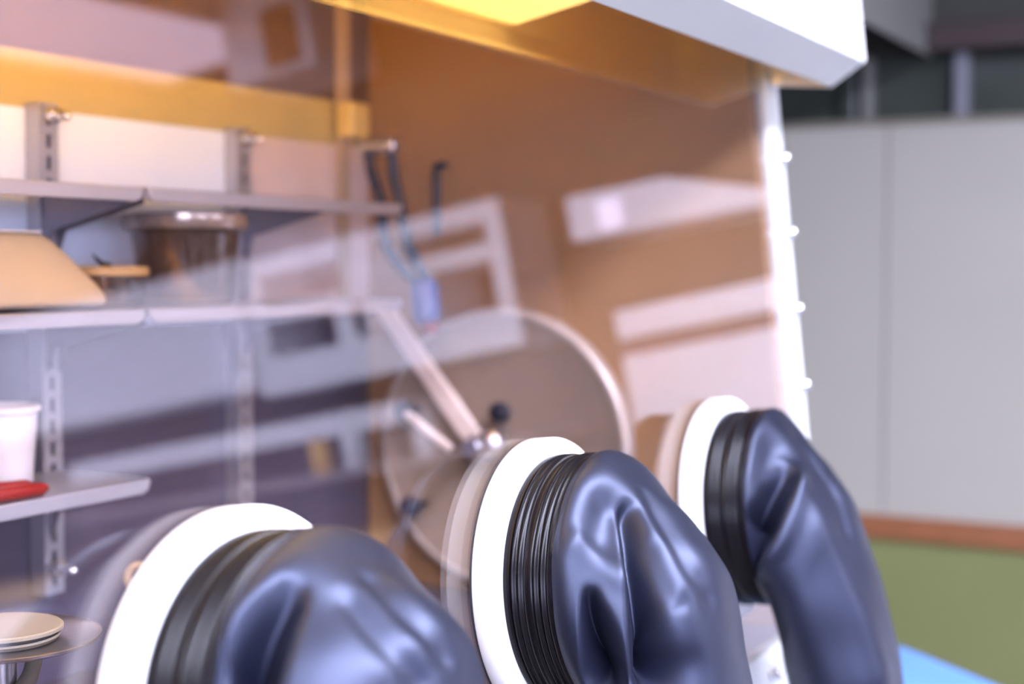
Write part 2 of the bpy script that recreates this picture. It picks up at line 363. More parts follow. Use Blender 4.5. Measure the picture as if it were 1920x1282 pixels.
# shelf rails on the back wall
def rail(x, z0, z1):
    m = MB(); wd = 0.014; y1 = YB; y0 = YB-0.022
    m.box((x-wd, y0, z0), (x-wd+0.003, y1, z1)); m.box((x+wd-0.003, y0, z0), (x+wd, y1, z1))
    zz = z0
    m.box((x-wd+0.003, y0, z0), (x-0.003, y0+0.002, z1)); m.box((x+0.003, y0, z0), (x+wd-0.003, y0+0.002, z1))
    while zz < z1 - 0.024:
        m.box((x-0.003, y0, zz), (x+0.003, y0+0.002, zz+0.009)); zz += 0.024
    m.box((x-0.003, y0, zz), (x+0.003, y0+0.002, z1))
    r_ = m.build('shelf_rail', 'rail_steel', gb)
    MB().box((x-wd+0.003, y0+0.010, z0), (x+wd-0.003, y0+0.012, z1)).build('rail_slot_back', 'slot', r_)
    for z in (z1-0.012, z0+0.03):
        q = MB().lathe([(1e-5, 0.03), (0.004, 0.028), (0.006, 0.022), (0.006, 0.012), (0.009, 0.011), (0.009, 0.002), (0.004, 0.002), (0.004, 0)], 14, basis((x, y0, z), (0.1, -1, -0.1)))
        q.build('rail_bolt', 'chrome', r_, smooth=50)
for x in (0.525, 0.86, 1.195, 1.53): rail(x, 1.135, 1.672)
# corner strip
MB().box((1.762, YB-0.012, 1.43), (1.784, YB-0.0015, ZT)).build('corner_strip', 'tan_strip', gb)
MB().box((X0+0.02, YB-0.0015, 1.7295), (XE, YB, ZT)).build('top_lining', 'top_brown', gb)
MB().box((1.748, YB-0.04, 1.676), (1.792, YB-0.012, 1.726)).build('lamp_bracket', mat('amber_fitting', (0.85, 0.62, 0.22), 0.35, 0.3), gb, bevel=0.004)

# antechamber door on the end wall
dc = Vector((XE, 0.385, 1.24))
dr = MB().lathe([(1e-5, 0.022), (0.182, 0.022), (0.186, 0.024), (0.194, 0.024), (0.198, 0.020), (0.198, 0.0)], 72, basis(dc, (-1, 0, 0)))
door = dr.build('antechamber_door', 'door_tan', gb, smooth=35)
rm = MB().lathe([(0.1865, 0.0225), (0.1885, 0.0265), (0.194, 0.0265), (0.1985, 0.022), (0.1985, 0.014), (0.1865, 0.014)], 72, basis(dc, (-1, 0, 0)), close=True)
rm.build('door_rim', 'rim_metal', door, smooth=40)
xd = XE - 0.022
def knob(y, z, xo=0.05):
    MB().lathe([(0.004, 0), (0.004, xo-0.02), (0.009, xo-0.018), (0.0145, xo-0.01), (0.0145, xo), (0.011, xo+0.005), (1e-5, xo+0.006)], 18, basis((xd, y, z), (-1, 0, 0))).build('knob', 'black_plastic', door, smooth=40)
knob(0.515, 1.291); knob(0.372, 1.294, 0.03); knob(0.505, 1.155)
hubz = 1.247
MB().lathe([(0.024, 0.0), (0.024, 0.02), (0.016, 0.025), (0.016, 0.055), (0.012, 0.062), (1e-5, 0.063)], 24, basis((xd, 0.398, hubz), (-1, 0, 0))).build('hub', 'steel', door, smooth=35)
MB().prism([(xd-0.034, 0.545, 1.440), (xd-0.034, 0.571, 1.428), (xd-0.034, 0.415, 1.238), (xd-0.034, 0.389, 1.252)], (0.012, 0, 0)).build('clamp_bar', 'peach_metal', door, bevel=0.003)
MB().tube([(xd-0.05, 0.508, 1.288), (xd-0.05, 0.436, 1.242)], 0.006, 12).build('handle_rod', 'peach_metal', door, smooth=40)

# ------------------------------------------------------------------ shelves
def shelf(zt, x0, x1, brk, lab, grp=None, hook=True):
    t = thing('wall_shelf', ((x0+x1)/2, YB, zt), lab, 'shelf')
    yf = 0.46; y1 = YB-0.024
    m = MB().box((x0, yf+0.004, zt-0.002), (x1, y1, zt))
    r = 0.011
    pf = [(x0, zt), (x1, zt), (x1, zt-0.015+r), (x1-0.0033, zt-0.015+0.0033), (x1-r, zt-0.015), (x0+r, zt-0.015), (x0+0.0033, zt-0.015+0.0033), (x0, zt-0.015+r)]
    m.prism([(x, yf, z) for x, z in pf], (0, 0.004, 0))
    m.box((x0, yf+0.004, zt-0.012), (x0+0.002, y1, zt-0.002)); m.box((x1-0.002, yf+0.004, zt-0.012), (x1, y1, zt-0.002))
    m.build('shelf_board', 'shelf_steel', t, bevel=0.0012)
    for x in brk:
        MB().prism([(x-0.0015, y1, zt-0.0025), (x-0.0015, yf+0.012, zt-0.0025), (x-0.0015, yf+0.012, zt-0.016), (x-0.0015, y1-0.012, zt-0.044), (x-0.0015, y1, zt-0.072)], (0.003, 0, 0)).build('shelf_bracket', 'bracket', t)
    return t
Z1, Z2, Z3 = 1.578, 1.451, 1.272
shelf(Z1, 0.865, 1.1915, (0.868, 1.186), 'left steel shelf of the top row, ending at the gap')
shelf(Z1, 1.1985, 1.69, (1.204, 1.53), 'right steel shelf of the top row, running to the corner')
shelf(Z2, 0.865, 1.1915, (0.868, 1.186), 'left steel shelf of the middle row, carrying the paper packet')
shelf(Z2, 1.1985, 1.69, (1.204, 1.53), 'right steel shelf of the middle row, carrying the beaker')
shelf(Z3, 0.78, 1.1965, (0.868, 1.19), 'short lowest steel shelf with free right end, carrying the plastic cup')

# things on the shelves
# paper packet
pk = MB()
secs = []
x0, x1 = 0.93, 1.170
for i, (z, hx, y0_, y1_) in enumerate(((0.001, -0.004, 0.478, 0.585), (0.008, 0.0, 0.473, 0.588), (0.022, -0.006, 0.476, 0.586), (0.05, -0.032, 0.492, 0.578), (0.076, -0.055, 0.506, 0.57), (0.079, -0.060, 0.515, 0.565))):
    secs.append([(x0, y0_, Z2+z), (x1+hx-0.012, y0_, Z2+z), (x1+hx, y0_+0.012, Z2+z), (x1+hx, y1_-0.01, Z2+z), (x1+hx-0.012, y1_, Z2+z), (x0, y1_, Z2+z)])
vs = [p for s_ in secs for p in s_]; fs = []
for i in range(len(secs)-1):
    for k in range(6): fs.append((i*6+k, i*6+(k+1) % 6, (i+1)*6+(k+1) % 6, (i+1)*6+k))
fs += [tuple(range(6))[::-1], tuple((len(secs)-1)*6+k for k in range(6))]
pt = thing('paper_packet', (1.05, 0.53, Z2), 'folded tan paper packet with slanting end lying on the middle shelf', 'paper packet')
pb = pk.add(vs, fs).build('wrapper', 'paper', pt, smooth=50); sm = pb.modifiers.new('sub', 'SUBSURF'); sm.levels = 2; sm.render_levels = 2
MB().box((0.93, 0.511, Z2+0.0785), (1.098, 0.55, Z2+0.0805)).build('label_sheet', 'cream_paper', pt)
# beaker
bk = thing('beaker', (1.338, 0.53, Z2), 'tall smoky beaker with a wide rim standing on the middle shelf', 'beaker')
MB().lathe([(1e-5, 0.002), (0.050, 0.002), (0.053, 0.006), (0.062, 0.084), (0.069, 0.088), (0.071, 0.094), (0.071, 0.104), (0.068, 0.104), (0.067, 0.095), (0.060, 0.088), (0.051, 0.009), (1e-5, 0.006)], 48, Matrix.Translation((1.340, 0.532, Z2-0.001))).build('vessel', 'glass', bk, smooth=40)
MB().lathe([(0.0645, 0.089), (0.0705, 0.0885), (0.0722, 0.094), (0.0722, 0.104), (0.069, 0.1055), (0.0675, 0.104)], 48, Matrix.Translation((1.340, 0.532, Z2-0.001)), close=True).build('rim', mat('amber_rim', (0.42, 0.32, 0.26), 0.2, 0.6), bk, smooth=40)
# shallow dish with tan lid
ds = thing('covered_dish', (1.232, 0.555, Z2), 'low glass dish with tan lid on the middle shelf between packet and beaker', 'dish')
MB().lathe([(1e-5, 0.001), (0.042, 0.001), (0.044, 0.004), (0.045, 0.036), (0.042, 0.036), (0.041, 0.005), (1e-5, 0.004)], 40, Matrix.Translation((1.222, 0.545, Z2))).build('bowl', 'glass', ds, smooth=40)
MB().lathe([(1e-5, 0.0445), (0.046, 0.0445), (0.0475, 0.042), (0.0475, 0.035), (0.0455, 0.035), (0.0455, 0.0365), (1e-5, 0.0365)], 40, Matrix.Translation((1.222, 0.545, Z2))).build('lid', 'tan', ds, smooth=30)
tag(MB().tube([(1.218, 0.535, Z2+0.045), (1.206, 0.533, Z2+0.047), (1.196, 0.531, Z2+0.052), (1.188, 0.53, Z2+0.058)], [0.0035, 0.003, 0.002, 0.0005], 8).build('spatula', 'black_plastic', None, smooth=60, origin=(1.21, 0.535, Z2+0.0445)), 'small black curved spatula tip resting on the tan dish lid', 'spatula')
# plastic cup on the lowest shelf
cp = thing('plastic_cup', (1.09, 0.545, Z3), 'pale translucent plastic cup on the lowest shelf behind the red grip', 'cup')
mc = mat('milky_plastic', (0.80, 0.74, 0.74), 0.4, var=0.04)
MB().lathe([(1e-5, 0.001), (0.029, 0.001), (0.0305, 0.003), (0.0365, 0.080), (0.0355, 0.080), (0.029, 0.005), (1e-5, 0.004)], 40, Matrix.Translation((1.075, 0.548, Z3))).build('cup_body', mc, cp, smooth=40)
MB().lathe([(0.0362, 0.076), (0.0395, 0.078), (0.0395, 0.083), (0.037, 0.084), (0.0355, 0.080)], 40, Matrix.Translation((1.075, 0.548, Z3)), close=True).build('cup_rim', mc, cp, smooth=40)
# red-handled pliers
pl = thing('pliers', (1.02, 0.482, Z3), 'pliers with red grip lying on the front edge of the lowest shelf', 'pliers')
for dy, dz in ((0.0, 0.0075), (0.022, 0.0085)):
    MB().tube([(0.955, 0.474+dy*0.5, Z3+dz), (0.985, 0.472+dy, Z3+dz), (1.02, 0.470+dy, Z3+dz+0.001), (1.052, 0.470+dy*0.9, Z3+dz), (1.060, 0.471+dy*0.9, Z3+dz)], [0.0055, 0.0065, 0.0075, 0.007, 0.004], 14).build('grip', 'red', pl, smooth=60)
MB().tube([(0.955, 0.474, Z3+0.008), (0.92, 0.482, Z3+0.008), (0.885, 0.484, Z3+0.006)], [0.005, 0.009, 0.003], 12).build('jaw', 'steel', pl, smooth=50)
# ------------------------------------------------------------------ scale with weighing pan
bc = Vector((0.846, 0.300, 1.197))
bl = thing('weighing_stand', (bc.x, bc.y, ZF), 'small stand with round steel pan and cream arm, behind the nearest glove port', 'scale')
MB().lathe([(1e-5, 0.0), (0.073, 0.0), (0.0765, 0.0015), (0.0775, 0.004), (0.0765, 0.0045), (0.072, 0.002), (1e-5, 0.002)], 64, Matrix.Translation(bc)).build('pan', 'steel', bl, smooth=30)
MB().tube([(bc.x, bc.y, 1.08), (bc.x, bc.y, bc.z)], 0.010, 16).build('post', 'steel', bl, smooth=40)
MB().lathe([(1e-5, ZF+0.001), (0.09, ZF+0.001), (0.095, ZF+0.006), (0.095, ZF+0.05), (0.09, ZF+0.055), (1e-5, ZF+0.056)], 56, Matrix.Translation((bc.x, bc.y, 0))).build('base', 'floor_steel', bl, smooth=30)
MB().tube([(bc.x+0.05, bc.y+0.01, bc.z-0.006), (bc.x+0.018, bc.y-0.01, bc.z-0.032), (bc.x-0.03, bc.y-0.03, bc.z-0.052), (bc.x-0.10, bc.y-0.05, bc.z-0.062)], [0.007]*4, 10).build('arm', 'cream', bl, smooth=50)
wd_ = thing('weighing_dish', (bc.x+0.008, bc.y-0.004, bc.z+0.003), 'shallow cream plastic dish standing on the round steel pan', 'dish')
cc = Matrix.Translation((bc.x-0.004, bc.y-0.004, bc.z+0.0026))
MB().lathe([(1e-5, 0.0), (0.042, 0.0), (0.0445, 0.003), (0.0445, 0.0046), (1e-5, 0.0046)], 56, cc).build('dish_base', 'cream', wd_, smooth=30)
MB().lathe([(1e-5, 0.0066), (0.0445, 0.0066), (0.0468, 0.0082), (0.0468, 0.0105), (0.0455, 0.0115), (1e-5, 0.0112)], 56, cc).build('dish_lid', 'cream', wd_, smooth=30)
MB().lathe([(0.0435, 0.0046), (0.0435, 0.0066), (0.02, 0.0066), (0.02, 0.0046)], 56, cc, close=True).build('dish_gap', 'gasket', wd_)
tag(MB().lathe([(0.012 + 0.0045*math.cos(a*PI/6), 0.0045*math.sin(a*PI/6)) for a in range(12)], 36, basis((1.112, 0.40, 1.188), (-0.95, -0.2, 0.1)), close=True).build('hose_ring', 'tan_strip', None, smooth=70, origin=(1.085, 0.40, 1.17)), 'small tan ring of hose peeping past the upper edge of the nearest glove port', 'hose')
# hoses at the shelf end
hs = thing('hose_pair', (1.70, 0.49, 1.5), 'pair of dark blue hoses looping over the right end of the top shelf', 'hose')
def smoothpts(pts, n=24):
    pts = [Vector(p) for p in pts]; out = []
    for i in range(len(pts)-1):
        p0 = pts[max(i-1, 0)]; p1 = pts[i]; p2 = pts[i+1]; p3 = pts[min(i+2, len(pts)-1)]
        for k in range(n):
            t = k/n
            out.append(0.5*((2*p1) + (p2-p0)*t + (2*p0-5*p1+4*p2-p3)*t*t + (3*p1-p0-3*p2+p3)*t**3))
    out.append(pts[-1]); return out
MB().tube(smoothpts([(1.71, 0.528, 1.652), (1.71, 0.522, 1.62), (1.71, 0.508, 1.585), (1.71, 0.497, 1.52), (1.735, 0.47, 1.475)], 8), 0.0075, 12).build('hose', 'hose_blue', hs, smooth=70)
MB().tube(smoothpts([(1.71, 0.490, 1.652), (1.71, 0.487, 1.62), (1.71, 0.478, 1.585), (1.71, 0.462, 1.52), (1.735, 0.448, 1.475)], 8), 0.0075, 12).build('hose', 'hose_blue', hs, smooth=70)
MB().box((1.695, 0.480, 1.648), (1.725, 0.538, 1.668)).build('clip', 'steel', hs, bevel=0.006)
MB().lathe([(0.010, 0), (0.018, 0.004), (0.020, 0.02), (0.020, 0.05), (0.015, 0.058), (0.012, 0.06)], 20, basis((1.735, 0.448, 1.418), (0, 0.12, 1))).build('connector', 'blue_plastic', hs, smooth=40)
MB().lathe([(0.011, 0), (0.013, 0.003), (0.013, 0.012), (0.011, 0.015)], 20, basis((1.735, 0.444, 1.404), (0, 0.12, 1))).build('collar', 'red', hs, smooth=40)
tag(MB().tube([(XE, 0.489, 1.640), (XE-0.018, 0.489, 1.638), (XE-0.02, 0.489, 1.62), (XE-0.02, 0.489, 1.54)], 0.006, 10).build('wall_hook', 'black_plastic', None, smooth=40, origin=(XE, 0.489, 1.64)), 'slim dark hook rod hanging on the brown end wall', 'hook')

# ------------------------------------------------------------------ glove ports
SP = -0.277
def lerp_curve(pts, ts):
    pts = np.array(pts, float); t = np.linspace(0, 1, len(pts)); n = len(pts)
    out = np.zeros((len(ts), pts.shape[1]))
    for j, q in enumerate(ts):
        x = q*(n-1); i = min(int(x), n-2); f = x-i
        p1 = pts[i]; p2 = pts[i+1]; p0 = pts[i-1] if i > 0 else 2*p1-p2; p3 = pts[i+2] if i+2 < n else 2*p2-p1
        out[j] = 0.5*((2*p1)+(p2-p0)*f+(2*p0-5*p1+4*p2-p3)*f*f+(3*p1-p0-3*p2+p3)*f**3)
    return out
def sleeve_base(secs, nt, na):
    ts = np.linspace(0, 1, nt)**1.25
    c = lerp_curve(secs, ts)
    th = np.linspace(0, 2*np.pi, na, endpoint=False)
    oo, uo, oi, ui, a = [c[:, i:i+1] for i in range(5)]
    x = a*np.cos(th)[None]
    s = np.sin(th)[None]
    off = (oo+oi)/2 + (oo-oi)/2*s
    u = (uo+ui)/2 + (uo-ui)/2*s
    return np.stack([x, off, u], -1)
def grid_normals(G):
    dth = np.roll(G, -1, 1) - np.roll(G, 1, 1)
    dt = np.gradient(G, axis=0)
    n = np.cross(dth, dt)
    n /= np.linalg.norm(n, axis=-1, keepdims=True) + 1e-12
    c = G.mean(1, keepdims=True)
    if ((G-c)*n).sum() < 0: n = -n
    return n
def seg_dist(Pt, line, nrm):
    # distance from points to a polyline, the parameter 0..1 along it, and the side (+1 left, -1 right)
    best = np.full(Pt.shape[0], 1e9); par = np.zeros(Pt.shape[0]); side = np.zeros(Pt.shape[0]); L = len(line)-1
    for i in range(L):
        a = line[i]; b = line[i+1]; ab = b-a
        t = np.clip(((Pt-a)@ab)/max(ab@ab, 1e-12), 0, 1)
        q = Pt-a-t[:, None]*ab
        d = np.linalg.norm(q, axis=1)
        m = d < best; best[m] = d[m]; par[m] = (i+t[m])/L
        side[m] = -(np.cross(np.broadcast_to(ab, q[m].shape), nrm[m])*q[m]).sum(1)/np.linalg.norm(ab)
    return best, par, side/np.maximum(best, 1e-9)
def densify(pts, n=10):
    pts = np.array(pts, float)
    if len(pts) < 3: return pts
    return lerp_curve(pts, np.linspace(0, 1, n*(len(pts)-1)+1))
def sleeve_surface(spec, nt, na):
    G = sleeve_base(spec['secs'], nt, na)
    # small overall slackness of the rubber
    Pt = G.reshape(-1, 3)
    nrm = grid_normals(G).reshape(-1, 3)
    D = np.zeros(len(Pt))
    for c in spec['creases']:
        pts, d0, d1, s0, s1, kind = c[:6]
        line = densify(pts)
        dist, par, side = seg_dist(Pt, line, nrm)
        dp = d0+(d1-d0)*par
        if kind == 'a':
            l0, l1, r0, r1 = s0[0], s0[1], s1[0], s1[1]
            k = np.clip(0.5+0.5*side*1.2, 0, 1)
            wd = (l0+(l1-l0)*par)*k + (r0+(r1-r0)*par)*(1-k)
            q = np.clip(1-(np.sqrt(dist*dist+1.5e-6)-0.0012)/wd, 0, 1)
            D += dp*q*q*(1.6-0.6*q)
        else:
            sg = s0+(s1-s0)*par
            D += dp*np.exp(-(dist/sg)**2)
    x, o, u = Pt.T
    D += 0.0012*np.sin(x*70+u*31+1.3)*np.sin(o*55-u*42)
    fade = np.clip((np.arange(nt)/nt)/0.035, 0, 1)
    fade = (fade*fade*(3-2*fade))[:, None].repeat(na, 1).reshape(-1)
    V = Pt + nrm*(D*fade)[:, None]
    # light smoothing along the surface keeps the folds rubbery
    H = V.reshape(nt, na, 3)
    for _ in range(spec.get('smooth', 8)):
        K = H.copy()
        K[1:-1] = (H[1:-1]*2 + H[:-2] + H[2:] + np.roll(H, 1, 1)[1:-1] + np.roll(H, -1, 1)[1:-1])/6
        H = K
    V = H.reshape(-1, 3)
    F = []
    for i in range(nt-1):
        for k in range(na):
            l = (k+1) % na
            F.append((i*na+k, i*na+l, (i+1)*na+l, (i+1)*na+k))
    F.append(tuple((nt-1)*na+k for k in range(na)))
    return V, F
SPECS = {
    'L': {'secs': [(0.067, 0.1085, 0.067, -0.1085, 0.1085), (0.076, 0.109, 0.07, -0.113, 0.1105), (0.088, 0.102, 0.072, -0.119, 0.111), (0.108, 0.084, 0.07, -0.128, 0.109), (0.132, 0.066, 0.066, -0.142, 0.105), (0.15, 0.048, 0.062, -0.155, 0.1), (0.158, 0.028, 0.059, -0.165, 0.097), (0.161, 0.008, 0.056, -0.18, 0.094), (0.164, -0.05, 0.05, -0.205, 0.09), (0.168, -0.12, 0.046, -0.24, 0.086), (0.172, -0.19, 0.045, -0.28, 0.082), (0.172, -0.28, 0.05, -0.34, 0.08), (0.17, -0.4, 0.07, -0.42, 0.065), (0.15, -0.52, 0.09, -0.53, 0.045), (0.14, -0.6, 0.1, -0.6, 0.02)],
        'creases': [
            ([(-0.055, 0.0976, 0.0771), (-0.0756, 0.0973, 0.0602), (-0.0928, 0.0949, 0.0391)], -0.012, -0.045, (0.02, 0.05), (0.008, 0.014), 'a'),
            ([(-0.0319, 0.1176, 0.0712), (-0.0341, 0.141, 0.0499), (-0.0239, 0.1566, 0.0247)], -0.004, -0.006, 0.008, 0.01, 'g'),
            ([(-0.0028, 0.1163, 0.0777), (-0.0054, 0.1407, 0.0582), (0.0026, 0.1564, 0.0336)], -0.004, -0.005, 0.008, 0.01, 'g'),
        ]},
    'M': {'secs': [(0.067, 0.1085, 0.067, -0.1085, 0.1085), (0.076, 0.109, 0.07, -0.113, 0.1105), (0.088, 0.1, 0.072, -0.119, 0.111), (0.108, 0.076, 0.07, -0.128, 0.109), (0.132, 0.05, 0.066, -0.142, 0.106), (0.152, 0.026, 0.062, -0.155, 0.103), (0.163, 0.008, 0.059, -0.165, 0.101), (0.168, -0.012, 0.056, -0.18, 0.099), (0.174, -0.06, 0.05, -0.205, 0.095), (0.18, -0.12, 0.046, -0.24, 0.09), (0.183, -0.19, 0.045, -0.28, 0.085), (0.18, -0.28, 0.05, -0.34, 0.08), (0.17, -0.4, 0.07, -0.42, 0.065), (0.15, -0.52, 0.09, -0.53, 0.045), (0.14, -0.6, 0.1, -0.6, 0.02)],
        'creases': [
            ([(-0.0403, 0.1092, 0.0658), (-0.0561, 0.118, 0.0464), (-0.0708, 0.1251, 0.0233), (-0.0823, 0.1311, -0.0043), (-0.0906, 0.1339, -0.0399), (-0.0905, 0.1348, -0.0616)], -0.016, -0.052, (0.007, 0.014), (0.014, 0.062), 'a'),
            ([(-0.1029, 0.0967, 0.0043), (-0.1057, 0.0974, -0.012), (-0.1068, 0.0974, -0.0364), (-0.1049, 0.096, -0.0595)], -0.012, -0.04, (0.007, 0.013), (0.011, 0.038), 'a'),
            ([(-0.0548, 0.1013, 0.0674), (-0.0729, 0.1035, 0.0493)], -0.01, -0.01, 0.018, 0.022, 'g'),
            ([(-0.0921, 0.0872, 0.0479), (-0.089, 0.1003, 0.0324), (-0.0827, 0.1177, 0.0171)], 0.004, 0.004, 0.01, 0.01, 'g'),
            ([(-0.0071, 0.1114, 0.072), (-0.022, 0.1317, 0.0474), (-0.0316, 0.1536, 0.0161), (-0.0232, 0.1659, -0.0106)], -0.003, -0.004, 0.008, 0.01, 'g'),
            ([(-0.0467, 0.1318, 0.0363), (-0.0567, 0.1491, 0.0036), (-0.0548, 0.1558, -0.0093)], -0.003, -0.004, 0.007, 0.009, 'g'),
        ]},
    'R': {'secs': [(0.067, 0.1085, 0.067, -0.1085, 0.1085), (0.075, 0.107, 0.07, -0.113, 0.11), (0.084, 0.096, 0.072, -0.119, 0.108), (0.102, 0.07, 0.072, -0.128, 0.104), (0.122, 0.044, 0.072, -0.142, 0.1), (0.14, 0.02, 0.072, -0.155, 0.096), (0.149, 0.004, 0.072, -0.165, 0.093), (0.155, -0.016, 0.072, -0.18, 0.09), (0.168, -0.06, 0.073, -0.205, 0.084), (0.18, -0.12, 0.075, -0.24, 0.078), (0.188, -0.19, 0.08, -0.28, 0.074), (0.188, -0.28, 0.085, -0.34, 0.07), (0.18, -0.4, 0.09, -0.42, 0.06), (0.16, -0.52, 0.1, -0.53, 0.045), (0.15, -0.6, 0.11, -0.6, 0.02)],
        'creases': [
            ([(-0.06, 0.1078, 0.0391), (-0.088, 0.1009, 0.0121), (-0.1018, 0.0911, -0.0134), (-0.1014, 0.0702, -0.0437)], -0.018, -0.055, (0.022, 0.05), (0.006, 0.009), 'a'),
            ([(-0.0507, 0.1121, 0.0403), (-0.0752, 0.1132, 0.0127), (-0.0934, 0.1058, -0.0153), (-0.1027, 0.0894, -0.039), (-0.1019, 0.0758, -0.047)], 0.006, 0.006, 0.011, 0.011, 'g'),
            ([(-0.0542, 0.0917, 0.0682), (-0.0863, 0.0897, 0.0376)], -0.006, -0.006, 0.018, 0.016, 'g'),
            ([(0.0027, 0.0999, 0.0728), (-0.0154, 0.1287, 0.0337), (-0.0288, 0.1535, -0.0226)], -0.004, -0.005, 0.009, 0.012, 'g'),
            ([(-0.0571, 0.1137, 0.033), (-0.066, 0.1343, -0.0116), (-0.0585, 0.1562, -0.0912), (-0.0465, 0.1749, -0.1793)], 0.004, 0.009, 0.014, 0.026, 'g'),
        ]},
}

def sleeve_mesh(par, Xc, spec, nt=260, na=320):
    V, F = sleeve_surface(spec, nt, na)
    me = bpy.data.meshes.new('sleeve')
    Nn = np.array(N); Uu = np.array(U)
    W = V[:, 0:1]*np.array([1., 0, 0]) + V[:, 1:2]*Nn + V[:, 2:3]*Uu
    me.from_pydata(W.tolist(), [], F); me.update()
    me.materials.append(M['black_rubber'])
    for p in me.polygons: p.use_smooth = True
    o = bpy.data.objects.new('sleeve', me); COL.objects.link(o); o.parent = par
    return o
def glove_port(Xc, spec, label):
    base = P(Xc, SP, 0)
    t = thing('glove_port', base, label, 'glove port', 'glove ports along the window')
    B = basis(base, N)
    R = 0.123
    MB().lathe([(0.106, 0.0020), (R-0.001, 0.0020), (R, 0.0032), (R, 0.019), (R-0.0012, 0.0215), (R-0.0035, 0.0225), (0.107, 0.0225), (0.1035, 0.021), (0.1035, 0.0020)], 128, B, close=True).build('clamp_ring', 'white_plastic', t, smooth=45)
    MB().lathe([(0.1, 0.0), (R-0.0008, 0.0), (R-0.0008, 0.0020), (0.1, 0.0020)], 96, B, close=True).build('gasket', 'gasket', t, smooth=40)
    pr = [(0.102, 0.021), (0.1062, 0.021), (0.1075, 0.023), (0.1080, 0.0255), (0.1072, 0.0280)]
    for c in (0.0312, 0.0372, 0.0515, 0.0575):
        pr += [(0.1062 + 0.0022*0.5*(1+math.cos(q*PI/4)), c + q*0.00072) for q in range(-4, 5)]
        if c == 0.0372: pr += [(0.1072, 0.0412), (0.1075, 0.0430), (0.1075, 0.0462), (0.1070, 0.0478)]
    pr += [(0.1072, 0.0615), (0.1080, 0.0630), (0.1086, 0.066), (0.1088, 0.0677), (0.1065, 0.0690), (0.102, 0.0690)]
    MB().lathe(pr, 160, B).build('ribbed_cuff', 'rib_rubber', t, smooth=35)
    sleeve_mesh(t, Xc, spec)
    return t
XLm, XMm, XRm = 0.728, 1.147, 1.587
glove_port(XLm, SPECS['L'], 'glove port with black sleeve nearest the camera, cut by the lower left frame')
glove_port(XMm, SPECS['M'], 'middle glove port, its sharp black sleeve folded into one deep crease')
glove_port(XRm, SPECS['R'], 'glove port with black sleeve nearest the far end and the grey wall')

# ------------------------------------------------------------------ blue trolley past the far end
tr_ = thing('trolley', (2.30, -0.06, 0), 'small trolley with light blue plastic top standing past the far end of the glove box', 'trolley')
CM = Matrix(((-0.66, -0.75, 0, 2.53), (-0.75, 0.66, 0, -0.011), (0, 0, 1, 0), (0, 0, 0, 1)))
MB().box((0, 0, 0.825), (0.55, 0.33, 0.85), CM).build('tray_top', 'chair_blue', tr_, bevel=0.006)
MB().box((0.01, 0.01, 0.30), (0.54, 0.32, 0.32), CM).build('lower_shelf', 'chair_blue', tr_, bevel=0.006)
for x in (0.03, 0.52):
    for y in (0.03, 0.30):
        MB().tube([CM @ Vector((x, y, 0.06)), CM @ Vector((x, y, 0.825))], 0.011, 10).build('leg', 'chrome', tr_, smooth=40)
        MB().lathe([(0.006, -0.011), (0.028, -0.011), (0.03, -0.006), (0.03, 0.006), (0.028, 0.011), (0.006, 0.011)], 20, Matrix.Translation(CM @ Vector((x, y, 0.03))) @ Matrix.Rotation(PI/2, 4, 'X'), close=True).build('caster', 'black_plastic', tr_, smooth=40)

# ------------------------------------------------------------------ lab bench and cabinets on the operator side (mirrored in the window)
XF = 3.3
bn = thing('lab_bench', (3.3, -1.9, 0), 'long lab bench under the white wall cabinets, seen mirrored in the window', 'bench')
MB().box((3.26, -4.4, 1.065), (XW-0.014, -0.46, 1.12)).build('bench_top', 'tan', bn, bevel=0.004)
for y in (-4.35, -3.4, -2.4, -1.4, -0.5):
    MB().box((3.31, y-0.02, 0.08), (XW-0.014, y+0.02, 1.065)).build('bench_panel', 'cab_white', bn)
MB().box((3.34, -4.35, 0), (XW-0.03, -0.5, 0.08)).build('plinth', 'cab_dark', bn)
for k in range(7):
    y0_ = -4.37 + k*0.556
    d_ = MB().box((3.288, y0_+0.004, 0.10), (3.308, y0_+0.552, 1.055)).build('door', 'cab_white', bn, bevel=0.002)
    MB().box((3.268, y0_+0.49, 0.80), (3.288, y0_+0.505, 0.95)).build('handle', 'steel', d_)
hu = thing('bench_riser', (3.4, -1.9, 1.12), 'white two-level riser shelf standing on the lab bench', 'riser')
MB().box((XF, -2.75, 1.395), (XW-0.014, -1.52, 1.455)).build('riser_shelf', 'cab_white', hu, bevel=0.003)
MB().box((XF-0.05, -2.75, 1.28), (XW-0.014, -1.15, 1.30)).build('riser_shelf', 'bench', hu, bevel=0.003)
for y in (-2.7, -2.2, -1.6):
    MB().box((XF+0.02, y-0.015, 1.12), (XW-0.014, y+0.015, 1.395)).build('riser_upright', 'cab_dark', hu)
tag(MB().box((XW-0.012, -4.4, 0.90), (XW-0.002, -0.44, 2.24)).build('splashback', 'splash'), 'near black splashback panel behind the bench, extended and darkened to cut mirrored haze', 'splashback')
